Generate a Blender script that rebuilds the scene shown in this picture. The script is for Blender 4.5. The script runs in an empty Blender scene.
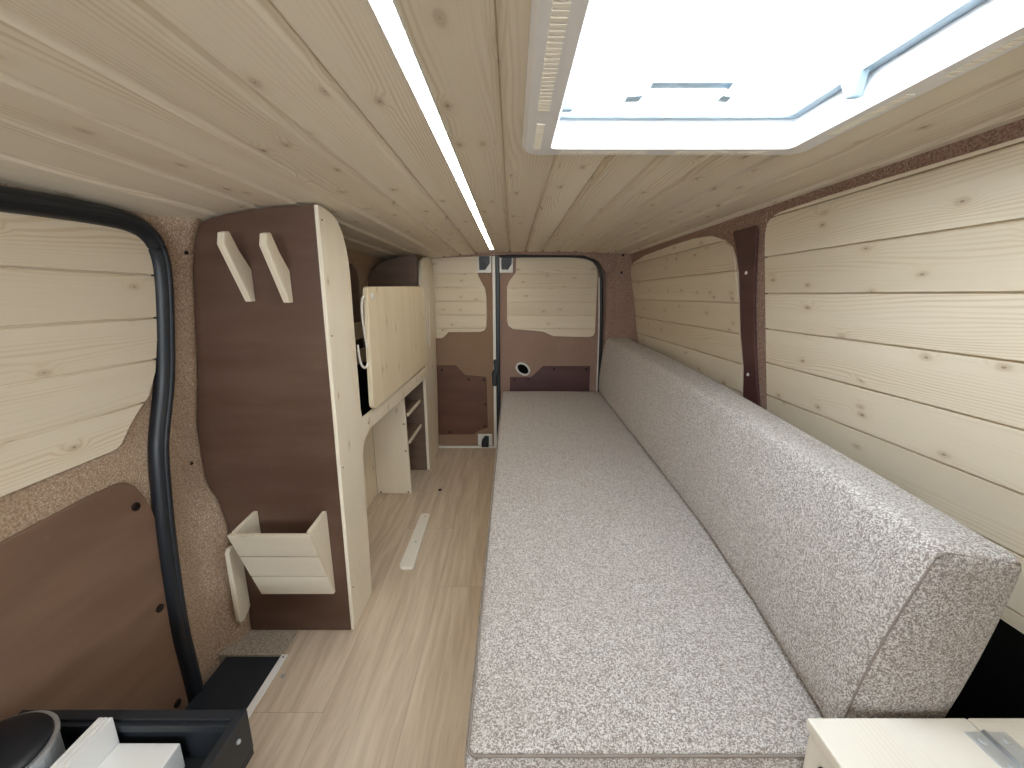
import bpy, bmesh, math, random
from mathutils import Vector, Matrix
random.seed(7)
scene = bpy.context.scene
COL = scene.collection
PI = math.pi

# ------------------------------------------------------------------ materials
def new_mat(name):
    m = bpy.data.materials.new(name); m.use_nodes = True
    nt = m.node_tree; b = nt.nodes['Principled BSDF']
    return m, nt, b

class G:
    """small node-graph helper"""
    def __init__(s, nt): s.nt = nt
    def n(s, t, **kw):
        x = s.nt.nodes.new(t)
        for k, v in kw.items(): setattr(x, k, v)
        return x
    def l(s, a, b): s.nt.links.new(a, b)
    def put(s, sock, v):
        if hasattr(v, 'is_output') or isinstance(v, bpy.types.NodeSocket): s.l(v, sock)
        else: sock.default_value = v
    def m(s, op, a, b=0.0, c=0.0, clamp=False):
        x = s.n('ShaderNodeMath', operation=op, use_clamp=clamp)
        s.put(x.inputs[0], a); s.put(x.inputs[1], b); s.put(x.inputs[2], c)
        return x.outputs[0]
    def xyz(s, a, b, c=0.0):
        x = s.n('ShaderNodeCombineXYZ'); s.put(x.inputs[0], a); s.put(x.inputs[1], b); s.put(x.inputs[2], c)
        return x.outputs[0]
    def sep(s, v):
        x = s.n('ShaderNodeSeparateXYZ'); s.l(v, x.inputs[0]); return x.outputs
    def noise(s, vec, scale=1.0, detail=3.0, rough=0.5, dist=0.0):
        x = s.n('ShaderNodeTexNoise'); s.l(vec, x.inputs['Vector'])
        x.inputs['Scale'].default_value = scale; x.inputs['Detail'].default_value = detail
        x.inputs['Roughness'].default_value = rough; x.inputs['Distortion'].default_value = dist
        return x.outputs['Fac']
    def rng(s, v, a, b, c=0.0, d=1.0, smooth=True):
        x = s.n('ShaderNodeMapRange'); x.clamp = True
        if smooth: x.interpolation_type = 'SMOOTHSTEP'
        s.put(x.inputs['Value'], v)
        for k, q in zip(('From Min', 'From Max', 'To Min', 'To Max'), (a, b, c, d)): x.inputs[k].default_value = q
        return x.outputs['Result']
    def mix(s, f, a, b, blend='MIX'):
        x = s.n('ShaderNodeMix', data_type='RGBA', blend_type=blend)
        s.put(x.inputs[0], f)
        for sock, v in ((x.inputs[6], a), (x.inputs[7], b)):
            if isinstance(v, tuple): sock.default_value = (v[0], v[1], v[2], 1)
            else: s.l(v, sock)
        return x.outputs[2]
    def bump(s, h, strength, dist, b):
        x = s.n('ShaderNodeBump'); s.l(h, x.inputs['Height'])
        x.inputs['Strength'].default_value = strength; x.inputs['Distance'].default_value = dist
        s.l(x.outputs['Normal'], b.inputs['Normal'])

def srgb(r, g, b):
    f = lambda c: (c/255/12.92 if c/255 <= .04045 else ((c/255+.055)/1.055)**2.4)
    return (f(r), f(g), f(b))

def pine(name, light, dark, knot=(.20, .115, .06), contrast=.5, ku=6.5, kv=13.0, rough=.55, knots=.55, tone=.12):
    m, nt, b = new_mat(name); g = G(nt)
    uv = g.n('ShaderNodeUVMap').outputs[0]
    u, v, _ = g.sep(uv)
    # knots: one seed per cell, only some of the cells carry one
    vor = g.n('ShaderNodeTexVoronoi', voronoi_dimensions='2D', feature='F1')
    wob = g.noise(g.xyz(g.m('MULTIPLY', u, 14), g.m('MULTIPLY', v, 30)), 1, 2)
    g.l(g.xyz(g.m('ADD', g.m('MULTIPLY', u, ku), g.m('MULTIPLY', wob, .12)), g.m('ADD', g.m('MULTIPLY', v, kv), g.m('MULTIPLY', wob, .12))), vor.inputs['Vector'])
    vor.inputs['Scale'].default_value = 1
    d = vor.outputs['Distance']
    cr, cg, cb = g.sep(vor.outputs['Color'])
    has = g.m('LESS_THAN', cr, knots)
    size = g.rng(cg, 0, 1, .012, .046, False)
    k = g.m('MULTIPLY', g.rng(g.m('DIVIDE', d, size), .55, 1.05, 1, 0), has)
    halo = g.m('MULTIPLY', g.rng(d, 0, .30, 1, 0), has)
    # annual rings: stretched along the board, bowed around the knots
    n1 = g.noise(g.xyz(g.m('MULTIPLY', u, .9), g.m('MULTIPLY', v, 7)), 1, 2)
    n2 = g.noise(g.xyz(g.m('MULTIPLY', u, 5), g.m('MULTIPLY', v, 22)), 1, 2)
    ph = g.m('ADD', g.m('MULTIPLY', v, 860), g.m('MULTIPLY', n1, 105))
    ph = g.m('ADD', ph, g.m('MULTIPLY', n2, 5))
    ph = g.m('ADD', ph, g.m('MULTIPLY', halo, 12))
    ring = g.rng(g.m('SINE', ph), -.3, 1)
    broad = g.noise(g.xyz(g.m('MULTIPLY', u, .7), g.m('MULTIPLY', v, 16)), 1, 3)
    fine = g.noise(g.xyz(g.m('MULTIPLY', u, 10), g.m('MULTIPLY', v, 420)), 1, 2)
    amt = g.m('MULTIPLY', g.m('MULTIPLY', ring, g.rng(broad, .35, .68)), contrast)
    amt = g.m('ADD', amt, g.m('MULTIPLY', g.rng(fine, .42, .8), .22 * contrast), clamp=True)
    c = g.mix(amt, light, dark)
    at = g.n('ShaderNodeAttribute', attribute_name='board')
    c = g.mix(g.m('MULTIPLY', at.outputs['Fac'], tone * 2.2), c, tuple(x * .72 for x in dark))
    c = g.mix(g.m('MULTIPLY', halo, .22), c, dark)
    c = g.mix(g.m('MULTIPLY', g.m('MULTIPLY', g.rng(d, .05, .12, 1, 0), has), .35), c, tuple(.5 * p + .5 * q for p, q in zip(dark, knot)))
    c = g.mix(g.m('MULTIPLY', k, .62), c, knot)
    g.l(c, b.inputs['Base Color'])
    b.inputs['Roughness'].default_value = rough
    b.inputs['Specular IOR Level'].default_value = .3
    g.bump(g.m('ADD', fine, g.m('MULTIPLY', ring, .5)), .08, .001, b)
    return m

def plain(name, color, rough=.5, metal=0.0, mottling=.06, scale=40, spec=.5, bump=0.0):
    m, nt, b = new_mat(name); g = G(nt)
    co = g.n('ShaderNodeTexCoord').outputs['Object']
    f = g.noise(co, scale, 4)
    c = g.mix(g.m('MULTIPLY', f, 1.0), tuple(min(1, x * (1 - mottling)) for x in color), tuple(min(1, x * (1 + mottling)) for x in color))
    g.l(c, b.inputs['Base Color'])
    b.inputs['Roughness'].default_value = rough; b.inputs['Metallic'].default_value = metal
    b.inputs['Specular IOR Level'].default_value = spec
    if bump: g.bump(f, bump, .002, b)
    return m

def carpet(name, base, fleck, deep):
    m, nt, b = new_mat(name); g = G(nt)
    co = g.n('ShaderNodeTexCoord').outputs['Object']
    f1 = g.noise(co, 190, 3, .6); f2 = g.noise(co, 300, 2, .6); f3 = g.noise(co, 6, 3)
    c = g.mix(g.rng(f1, .35, .62), deep, base)
    c = g.mix(g.m('MULTIPLY', g.rng(f2, .56, .68), g.rng(f3, .3, .62, .3, 1)), c, fleck)
    g.l(c, b.inputs['Base Color']); b.inputs['Roughness'].default_value = .95
    b.inputs['Specular IOR Level'].default_value = .1
    g.bump(g.m('ADD', f1, f2), .6, .004, b)
    return m

def boucle(name):
    m, nt, b = new_mat(name); g = G(nt)
    co = g.n('ShaderNodeTexCoord').outputs['Object']
    vor = g.n('ShaderNodeTexVoronoi', feature='F1'); g.l(co, vor.inputs['Vector']); vor.inputs['Scale'].default_value = 480
    r = g.sep(vor.outputs['Color'])[0]
    f1 = g.noise(co, 640, 3, .65, .6); f2 = g.noise(co, 950, 2, .6); f3 = g.noise(co, 9, 3)
    a = g.m('ADD', g.m('MULTIPLY', r, .5), g.m('MULTIPLY', g.rng(f1, .34, .66), .5))
    c = g.mix(g.rng(a, .25, .8, 0, 1), srgb(132, 121, 114), srgb(224, 220, 216))
    c = g.mix(g.m('MULTIPLY', g.rng(f2, .57, .7), .45), c, srgb(126, 112, 102))
    c = g.mix(g.m('MULTIPLY', g.rng(f3, .35, .7), .12), c, srgb(165, 150, 138))
    g.l(c, b.inputs['Base Color']); b.inputs['Roughness'].default_value = .9
    b.inputs['Specular IOR Level'].default_value = .15
    b.inputs['Sheen Weight'].default_value = .15
    g.bump(g.m('ADD', f1, g.m('MULTIPLY', vor.outputs['Distance'], -1.0)), .55, .003, b)
    return m

def floor_mat(name):
    m, nt, b = new_mat(name); g = G(nt)
    co = g.n('ShaderNodeTexCoord').outputs['Object']
    x, y, z = g.sep(co)
    # planks 0.215 wide and 1.22 long, each row shifted
    fx = g.m('DIVIDE', g.m('ADD', x, .06), .215); row = g.m('FLOOR', fx)
    ey = g.m('DIVIDE', g.m('ADD', g.m('ADD', y, -1.29), g.m('MULTIPLY', g.m('ADD', row, 1), .38)), 1.22)
    wn = g.n('ShaderNodeTexWhiteNoise', noise_dimensions='2D'); g.l(g.xyz(row, g.m('FLOOR', ey)), wn.inputs['Vector'])
    tone = wn.outputs['Value']
    jx = g.m('MULTIPLY', g.m('PINGPONG', fx, .5), .215); jy = g.m('MULTIPLY', g.m('PINGPONG', ey, .5), 1.22)
    joint = g.rng(g.m('MINIMUM', jx, jy), .0006, .0018, 1, 0)
    sh = g.m('MULTIPLY', tone, 7.3)
    n1 = g.noise(g.xyz(g.m('ADD', g.m('MULTIPLY', y, 2.2), sh), g.m('MULTIPLY', x, 34)), 1, 4, .6)
    n2 = g.noise(g.xyz(g.m('ADD', g.m('MULTIPLY', y, 14), sh), g.m('MULTIPLY', x, 260)), 1, 3, .6)
    n3 = g.noise(g.xyz(g.m('ADD', g.m('MULTIPLY', y, 1.4), sh), g.m('MULTIPLY', x, 6)), 1, 2, .5)
    ring = g.rng(g.m('SINE', g.m('ADD', g.m('MULTIPLY', x, 150), g.m('MULTIPLY', n3, 34))), .2, 1)
    c = g.mix(g.rng(n1, .3, .72), srgb(186, 166, 143), srgb(212, 195, 173))
    c = g.mix(g.m('MULTIPLY', ring, .22), c, srgb(226, 213, 196))
    c = g.mix(g.m('MULTIPLY', g.rng(n2, .5, .75), .28), c, srgb(164, 142, 120))
    c = g.mix(g.m('MULTIPLY', tone, .22), c, srgb(222, 208, 190))
    c = g.mix(g.m('MULTIPLY', joint, .28), c, srgb(110, 92, 76))
    g.l(c, b.inputs['Base Color']); b.inputs['Roughness'].default_value = .42
    b.inputs['Specular IOR Level'].default_value = .35
    g.bump(g.m('SUBTRACT', n2, joint), .12, .001, b)
    return m

def plywood(name, c1, c2, rough=.38, spec=.45):
    m, nt, b = new_mat(name); g = G(nt)
    co = g.n('ShaderNodeTexCoord').outputs['Object']
    x, y, z = g.sep(co)
    weave = g.m('MULTIPLY', g.m('ADD', g.m('SINE', g.m('MULTIPLY', z, 2400)), g.m('SINE', g.m('MULTIPLY', g.m('ADD', x, y), 2400))), .02)
    n = g.noise(g.xyz(g.m('MULTIPLY', g.m('ADD', x, y), 3), g.m('MULTIPLY', z, 14)), 1, 4)
    s = g.noise(co, 60, 3)
    c = g.mix(g.m('ADD', g.rng(n, .3, .7), weave), c1, c2)
    c = g.mix(g.m('MULTIPLY', g.rng(s, .62, .75), .12), c, tuple(min(1, q * 1.7) for q in c2))
    g.l(c, b.inputs['Base Color'])
    b.inputs['Roughness'].default_value = rough; b.inputs['Specular IOR Level'].default_value = spec
    g.bump(weave, .1, .001, b)
    return m

M = {}
M['pine_wall'] = pine('pine_wall', srgb(233, 222, 201), srgb(206, 184, 148), contrast=.55, knots=.5)
M['pine_ceiling'] = pine('pine_ceiling', srgb(240, 231, 213), srgb(196, 175, 143), contrast=.5, knots=.4)
M['pine_pale'] = pine('pine_pale', srgb(238, 229, 210), srgb(216, 196, 164), contrast=.45, knots=.22)
M['pine_white'] = pine('pine_white', srgb(240, 236, 226), srgb(224, 212, 192), contrast=.35, knots=.2)
M['pine_table'] = pine('pine_table', srgb(236, 222, 194), srgb(208, 178, 136), contrast=.5, knots=.35)
M['carpet'] = carpet('carpet_brown', srgb(190, 166, 142), srgb(234, 222, 208), srgb(158, 132, 110))
M['carpet_door'] = carpet('carpet_door', srgb(160, 132, 110), srgb(200, 178, 158), srgb(132, 106, 86))
M['carpet_red'] = carpet('carpet_red', srgb(172, 144, 130), srgb(220, 204, 194), srgb(138, 110, 98))
M['carpet_grey'] = carpet('carpet_grey', srgb(180, 168, 152), srgb(220, 212, 200), srgb(146, 134, 120))
M['ply_dark'] = plywood('ply_dark', srgb(88, 64, 52), srgb(100, 76, 64))
M['ply_door'] = plywood('ply_door', srgb(118, 92, 75), srgb(130, 103, 85), rough=.5)
M['ply_far'] = plywood('ply_far', srgb(108, 88, 76), srgb(122, 102, 88), rough=.5)
M['ply_rear'] = plywood('ply_rear', srgb(92, 60, 46), srgb(104, 70, 52), rough=.45)
M['ply_right'] = plywood('ply_right', srgb(78, 50, 50), srgb(92, 62, 60), rough=.45)
M['fabric'] = boucle('boucle_fabric')
M['seam'] = plain('seam_thread', srgb(134, 124, 116), .9)
M['handle_grey'] = plain('hatch_handle_grey', srgb(132, 148, 158), .5)
M['floor'] = floor_mat('oak_vinyl')
M['rubber'] = plain('black_rubber', srgb(26, 30, 36), .42, mottling=.15)
M['black'] = plain('black_plastic', srgb(34, 38, 44), .5, mottling=.2)
M['void'] = plain('black_and_shade', srgb(12, 12, 12), .95, spec=.1)  # plain black, also the painted shade of lower right wall and desk gap
M['step'] = plain('black_step_mat', srgb(30, 36, 44), .55, mottling=.25, scale=300, bump=.2)
M['screw'] = plain('dark_screw', srgb(40, 32, 30), .4, metal=.5)
M['steel'] = plain('steel', srgb(206, 212, 218), .42, metal=.8, mottling=.1)
M['white'] = plain('white_plastic', srgb(236, 236, 234), .4, mottling=.01)
M['frame_white'] = plain('white_hatch_plastic', srgb(240, 240, 240), .45, mottling=.01)
M['paint'] = plain('white_paint', srgb(228, 226, 220), .4, mottling=.03)
M['cord'] = plain('white_cord', srgb(236, 230, 220), .7)
M['slot'] = plain('vent_slot', srgb(250, 246, 232), .8, mottling=.02)
def emit(name, col, s):
    m, nt, b = new_mat(name)
    b.inputs['Base Color'].default_value = (.9, .9, .9, 1)
    b.inputs['Emission Color'].default_value = (*col, 1); b.inputs['Emission Strength'].default_value = s
    return m
M['led'] = emit('led_diffuser', (1, .95, .84), 13.0)
def dome_mat():
    m, nt, b = new_mat('acrylic_dome'); g = G(nt)
    out = nt.nodes['Material Output']
    tr = g.n('ShaderNodeBsdfTransparent'); tr.inputs[0].default_value = (.96, .98, 1, 1)
    tl = g.n('ShaderNodeBsdfTranslucent'); tl.inputs[0].default_value = (.95, .97, 1, 1)
    mx = g.n('ShaderNodeMixShader'); mx.inputs[0].default_value = .3
    g.l(tr.outputs[0], mx.inputs[1]); g.l(tl.outputs[0], mx.inputs[2]); g.l(mx.outputs[0], out.inputs[0])
    return m
M['dome'] = dome_mat()

# ------------------------------------------------------------------ mesh helpers
class MB:
    def __init__(s, grain=2): s.v = []; s.f = []; s.t = []; s.off = []; s.grain = grain; s.tone = 0.0; s.o = (0, 0)
    def piece(s):
        s.tone = random.random(); s.o = (random.uniform(-40, 40), random.uniform(-40, 40)); return s
    def add(s, vs, fs):
        k = len(s.v); s.v += [tuple(p) for p in vs]
        for f in fs: s.f.append([k + i for i in f]); s.t.append(s.tone); s.off.append(s.o)
    def slab(s, outline, fn, d0, d1):
        """outline in (a, b) mapped through fn(a, b, depth); d0 back, d1 front"""
        n = len(outline)
        vs = [fn(a, b, d0) for a, b in outline] + [fn(a, b, d1) for a, b in outline]
        fs = [list(range(n))[::-1], list(range(n, 2 * n))] + [[i, (i + 1) % n, n + (i + 1) % n, n + i] for i in range(n)]
        s.add(vs, fs)
    def box(s, x0, x1, y0, y1, z0, z1):
        vs = [(x, y, z) for z in (z0, z1) for y in (y0, y1) for x in (x0, x1)]
        s.add(vs, [[0, 2, 3, 1], [4, 5, 7, 6], [0, 1, 5, 4], [2, 6, 7, 3], [0, 4, 6, 2], [1, 3, 7, 5]])
    def tube(s, pts, r, n=8, closed=False, squash=None):
        P = [Vector(p) for p in pts]; rings = []; m = len(P)
        up = Vector((0, 0, 1))
        for i, p in enumerate(P):
            a = P[(i - 1) % m] if (closed or i > 0) else P[i]
            b = P[(i + 1) % m] if (closed or i < m - 1) else P[i]
            t = (b - a).normalized()
            q = t.cross(squash if squash else (up if abs(t.z) < .9 else Vector((1, 0, 0)))).normalized(); w = q.cross(t).normalized()
            rr = r if not isinstance(r, tuple) else None
            ra, rb = (r, r) if rr else r
            rings.append([p + q * math.cos(2 * PI * k / n) * ra + w * math.sin(2 * PI * k / n) * rb for k in range(n)])
        vs = [v for ring in rings for v in ring]; fs = []
        for i in range(m if closed else m - 1):
            j = (i + 1) % m
            for k in range(n): fs.append([i * n + k, i * n + (k + 1) % n, j * n + (k + 1) % n, j * n + k])
        if not closed: fs += [list(range(n))[::-1], [(m - 1) * n + k for k in range(n)]]
        s.add(vs, fs)
    def disc(s, c, axis, r, h, n=12, dome=0.0, r2=None):
        """short cylinder from c along axis by h; optional dome, top radius r2"""
        c = Vector(c); a = Vector(axis).normalized(); r2 = r if r2 is None else r2
        q = a.orthogonal().normalized(); w = a.cross(q)
        ring = lambda rr, hh: [c + a * hh + (q * math.cos(2 * PI * k / n) + w * math.sin(2 * PI * k / n)) * rr for k in range(n)]
        rs = [ring(r, 0), ring(r2, h)]
        if dome: rs += [ring(r2 * .8, h + dome * .6), ring(r2 * .4, h + dome * .95)]
        vs = [v for x in rs for v in x]; fs = [list(range(n))[::-1]]
        for i in range(len(rs) - 1):
            for k in range(n): fs.append([i * n + k, i * n + (k + 1) % n, (i + 1) * n + (k + 1) % n, (i + 1) * n + k])
        fs.append([(len(rs) - 1) * n + k for k in range(n)])
        s.add(vs, fs)
    def lathe(s, prof, c, n=40):
        c = Vector(c); vs = []; fs = []; m = len(prof)
        for r, z in prof:
            for k in range(n): vs.append(c + Vector((r * math.cos(2 * PI * k / n), r * math.sin(2 * PI * k / n), z)))
        for i in range(m - 1):
            for k in range(n): fs.append([i * n + k, i * n + (k + 1) % n, (i + 1) * n + (k + 1) % n, (i + 1) * n + k])
        fs += [list(range(n))[::-1], [(m - 1) * n + k for k in range(n)]]
        s.add(vs, fs)
    def build(s, name, mat, parent=None, bevel=0.0, seg=2, smooth=False, angle=30):
        me = bpy.data.meshes.new(name)
        me.from_pydata(s.v, [], s.f)
        uvl = me.uv_layers.new(name='UVMap'); at = me.attributes.new('board', 'FLOAT', 'FACE')
        bm = bmesh.new(); bm.from_mesh(me); bmesh.ops.recalc_face_normals(bm, faces=bm.faces); bm.to_mesh(me); bm.free()
        uvl = me.uv_layers['UVMap']; at = me.attributes['board']
        g = s.grain; others = [i for i in range(3) if i != g]
        for p in me.polygons:
            at.data[p.index].value = s.t[p.index]
            nn = p.normal; o = others[0] if abs(nn[others[0]]) < abs(nn[others[1]]) else others[1]
            if abs(nn[g]) > .8: a_, b_ = others
            else: a_, b_ = g, o
            ou, ov = s.off[p.index]
            for li in p.loop_indices:
                c = me.vertices[me.loops[li].vertex_index].co
                uvl.data[li].uv = (c[a_] + ou, c[b_] + ov)
        ob = bpy.data.objects.new(name, me); COL.objects.link(ob)
        me.materials.append(mat if not isinstance(mat, str) else M[mat])
        if parent is not None:
            ob.parent = parent; ob.matrix_parent_inverse = Matrix.Translation(-world_loc(parent))
        if bevel:
            b = ob.modifiers.new('Bevel', 'BEVEL'); b.width = bevel; b.segments = seg; b.limit_method = 'ANGLE'; b.angle_limit = math.radians(angle)
        if smooth:
            for p in me.polygons: p.use_smooth = True
        return ob

def world_loc(o):
    # parts keep identity transforms, only a top-level Empty is moved
    return o.location.copy() if o.type == 'EMPTY' else Vector((0, 0, 0))

def tag(o, label, cat, group=None):
    o['label'] = label; o['category'] = cat
    if group: o['group'] = group
    return o
def thing(name, label, cat, loc, group=None):
    o = bpy.data.objects.new(name, None); COL.objects.link(o); o.location = loc; o.empty_display_size = .05
    return tag(o, label, cat, group)
def struct(o):
    o['kind'] = 'structure'; return o
def struct_empty(name, loc):
    o = bpy.data.objects.new(name, None); COL.objects.link(o); o.location = loc; o.empty_display_size = .05
    return struct(o)

def clip(poly, axis, val, keep_above):
    out = []
    for i in range(len(poly)):
        a, b = poly[i], poly[(i + 1) % len(poly)]
        ia = (a[axis] >= val) == keep_above; ib = (b[axis] >= val) == keep_above
        if ia: out.append(a)
        if ia != ib:
            t = (val - a[axis]) / (b[axis] - a[axis])
            out.append(tuple(a[k] + t * (b[k] - a[k]) for k in (0, 1)))
    return out

def boarded(outline, fn, z_start, pitch, grain, name, parent, mat='pine_wall', thick=.012, shade=None):
    """a panel cut to an outline out of tongue-and-groove boards (pattern of one mesh)"""
    mb = MB(grain)
    zmin = min(p[1] for p in outline); zmax = max(p[1] for p in outline)
    mb.slab(outline, fn, 0, thick * .2)
    z = z_start
    while z > zmin: z -= pitch
    while z < zmax:
        s = clip(clip(outline, 1, z + .0020, True), 1, z + pitch - .0020, False)
        s = [p for i, p in enumerate(s) if math.dist(p, s[i - 1]) > 1e-4]
        if len(s) >= 3 and max(p[1] for p in s) - min(p[1] for p in s) > .004:
            mb.piece().slab(s, fn, 0, thick)
        z += pitch
    return mb.build(name, mat, parent, bevel=.0065, seg=1, angle=40)

def screw(c, axis, r, parent, mat='screw', name='screw', h=.003):
    mb = MB(); mb.disc(c, axis, r, h, 12, dome=h * .5)
    return mb.build(name, mat, parent, smooth=False)

def smooth_closed(pts, it=2):
    """Chaikin corner cutting on a closed outline"""
    for _ in range(it):
        q = []
        for i in range(len(pts)):
            a, b = pts[i], pts[(i + 1) % len(pts)]
            q.append(tuple(.8 * x + .2 * y for x, y in zip(a, b))); q.append(tuple(.2 * x + .8 * y for x, y in zip(a, b)))
        pts = q
    return pts
def smooth_open(pts, it=2):
    for _ in range(it):
        q = [pts[0]]
        for i in range(len(pts) - 1):
            a, b = pts[i], pts[i + 1]
            q.append(tuple(.75 * x + .25 * y for x, y in zip(a, b))); q.append(tuple(.25 * x + .75 * y for x, y in zip(a, b)))
        pts = q + [pts[-1]]
    return pts
def lerp(tab, x):
    if x <= tab[0][0]: return tab[0][1]
    for (a, p), (b, q) in zip(tab, tab[1:]):
        if x <= b: return p + (q - p) * (x - a) / (b - a)
    return tab[-1][1]
def sstep(a, b, x):
    t = max(0, min(1, (x - a) / (b - a))); return t * t * (3 - 2 * t)

# ------------------------------------------------------------------ the shell of the van
Y0, YB = -1.5, 2.70             # open to the cab at the front, rear doors at the back
XR = lambda z: .745 + (1.31 - z) * .155
XL = lambda z: -.89 if z < .8 else -.89 + (z - .8) * .12
PILLAR = [(-.1, -.835), (.008, -.843), (.08, -.838), (.27, -.859), (.38, -.861), (.464, -.877), (.516, -.904), (.697, -.902), (.855, -.872), (1.007, -.853), (1.13, -.836), (1.21, -.816), (1.244, -.795), (1.40, -.76)]
CEIL = [(-1.0, 1.195), (-.85, 1.236), (-.78, 1.256), (-.65, 1.279), (-.5, 1.289), (-.3, 1.312), (-.1, 1.325), (.2, 1.330), (.5, 1.325), (.75, 1.311), (1.0, 1.29)]
CZ = lambda x: lerp(CEIL, x)
HX0, HX1, HY0, HY1 = .04, .505, .325, .785   # opening of the roof hatch

# floor
mb = MB(1)
mb.box(-.69, .92, Y0, YB, -.03, 0)
mb.box(-.96, -.69, 1.09, YB, -.03, 0)
struct(mb.build('floor', 'floor'))
mb = MB(1); mb.box(-.93, -.692, 1.0, 1.088, -.08, .001)
struct(mb.build('trim_1', 'carpet_grey', bevel=.002))
mb = MB(1); mb.box(-.862, -.694, Y0, 1.0, -.09, -.006); mb.box(-1.0, -.862, Y0, 1.0, -.09, -.055)
struct(mb.build('trim_2', 'step'))

# ceiling of tongue-and-groove boards running along the van
mb = MB(1)
edges = [-1.0]; x = .0885 - .105 * 10
while x < .93:
    edges.append(x); x += .105
edges = [e for e in edges if e > -.99] ; edges = [-1.0] + edges + [.95]
def ceil_piece(x0, x1, y0, y1, g0, g1):
    z0, z1 = CZ(x0), CZ(x1); e = .0115; dz = (z1 - z0) / max(1e-6, x1 - x0)
    prof = []
    prof += [(x0 + .0008, z0 + .011), (x0 + e, z0 + dz * e)] if g0 else [(x0, z0)]
    prof += [(x1 - e, z1 - dz * e), (x1 - .0008, z1 + .011)] if g1 else [(x1, z1)]
    prof += [(x1 - (.0008 if g1 else 0), z1 + .014), (x0 + (.0008 if g0 else 0), z0 + .014)]
    mb.slab(prof, lambda a, b, d: (a, d, b), y0, y1)
for x0, x1 in zip(edges, edges[1:]):
    mb.piece()
    cuts = [x0] + [h for h in (HX0, HX1) if x0 < h < x1] + [x1]
    for a, b in zip(cuts, cuts[1:]):
        g0, g1 = a == x0, b == x1
        if a >= HX0 - 1e-6 and b <= HX1 + 1e-6:
            ceil_piece(a, b, Y0, HY0, g0, g1); ceil_piece(a, b, HY1, YB + .06, g0, g1)
        else: ceil_piece(a, b, Y0, YB + .06, g0, g1)
for (a, b, c, d) in ((-1.0, HX0, Y0, YB + .06), (HX1, .95, Y0, YB + .06), (HX0, HX1, Y0, HY0), (HX0, HX1, HY1, YB + .06)):
    n = max(1, int((b - a) / .1)); 
    for i in range(n):
        p, q = a + (b - a) * i / n, a + (b - a) * (i + 1) / n
        mb.slab([(p, CZ(p) + .0138), (q, CZ(q) + .0138), (q, CZ(q) + .03), (p, CZ(p) + .03)], lambda s, t, e: (s, e, t), c, d)
struct(mb.build('ceiling', 'pine_ceiling'))

# left wall (carpeted side of the van with the pillar behind the sliding door)
def XW(y, z):
    back = -.80 - (1.2 - z) * .10 if z < 1.2 else -.80 + (z - 1.2) * .9
    a = XL(z); p = lerp(PILLAR, z)
    if y <= 1.09:
        t = sstep(.985, 1.085, y); return a + (p - a) * t
    t = sstep(1.10, 1.3, y); return (p - .012) + (back - p + .012) * t
mb = MB()
ys = [Y0, -.8, -.2, 0, .2, .4, .6, .8, .9, .96] + [.985 + .0125 * i for i in range(9)] + [1.11, 1.15, 1.2, 1.3, 1.6, 2.0, 2.4, 2.76]
zs = [-.1 + 1.5 * i / 40 for i in range(41)]
vs = [(XW(y, z), y, z) for y in ys for z in zs]; nz = len(zs)
mb.add(vs, [[i * nz + k, i * nz + k + 1, (i + 1) * nz + k + 1, (i + 1) * nz + k] for i in range(len(ys) - 1) for k in range(nz - 1)])
struct(mb.build('wall_left', 'carpet', smooth=True))

# right wall
mb = MB()
zs = [.515 + .865 * i / 12 for i in range(13)]; ys = [Y0, .5, 1.0, 1.5, 2.0, 2.5, 2.76]; nz = len(zs)
mb.add([(XR(z) , y, z) for y in ys for z in zs], [[i * nz + k, i * nz + k + 1, (i + 1) * nz + k + 1, (i + 1) * nz + k] for i in range(len(ys) - 1) for k in range(nz - 1)])
struct(mb.build('wall_right', 'carpet_red', smooth=True))
mb = MB(); mb.box(XR(.5) + .012, .96, Y0, 2.76, -.03, .514)  # lower right wall, coloured black for the shade behind the back cushion
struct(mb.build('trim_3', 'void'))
# raised carpeted column between the two side panels, roof rail and rear corner
fr = lambda y, z, d: (XR(z) - d, y, z)
mb = MB()
mb.slab([(1.262, .62), (1.262, 1.24), (1.250, 1.30), (1.425, 1.30), (1.40, 1.22), (1.39, .62)], fr, -.002, .003)
struct(mb.build('trim_4', 'carpet_red', bevel=.006, seg=3))
mb = MB()
mb.slab([(.603, 2.76), (.603, 2.715), (.625, 2.69), (.68, 2.668), (.735, 2.635), (.775, 2.60), (.95, 2.60), (.95, 2.76)], lambda a, b, d: (a, b, d), -.02, 1.36)
struct(mb.build('trim_5', 'carpet_red', bevel=.01, seg=3))
mb = MB()
for (y, z) in ((2.655, 1.20), (2.64, 1.305)):
    mb.disc((.70, y - .005, z), (-.45, -1, 0), .008, .004, 10)
o = mb.build('trim_6', 'screw'); struct(o)
# rear header and wall behind the doors
mb = MB(); mb.box(-1.0, .96, 2.745, 2.80, -.1, 1.40)
struct(mb.build('wall_back', 'void'))
mb = MB()
mb.slab([(-.95, 1.286), (-.5, 1.290), (.0, 1.312), (.46, 1.306), (.56, 1.27), (.603, 1.20), (.66, 1.20), (.70, 1.38), (-.95, 1.38)], lambda a, b, d: (a, d, b), 2.745, 2.672)
struct(mb.build('trim_7', 'carpet_red', bevel=.004))

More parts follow.
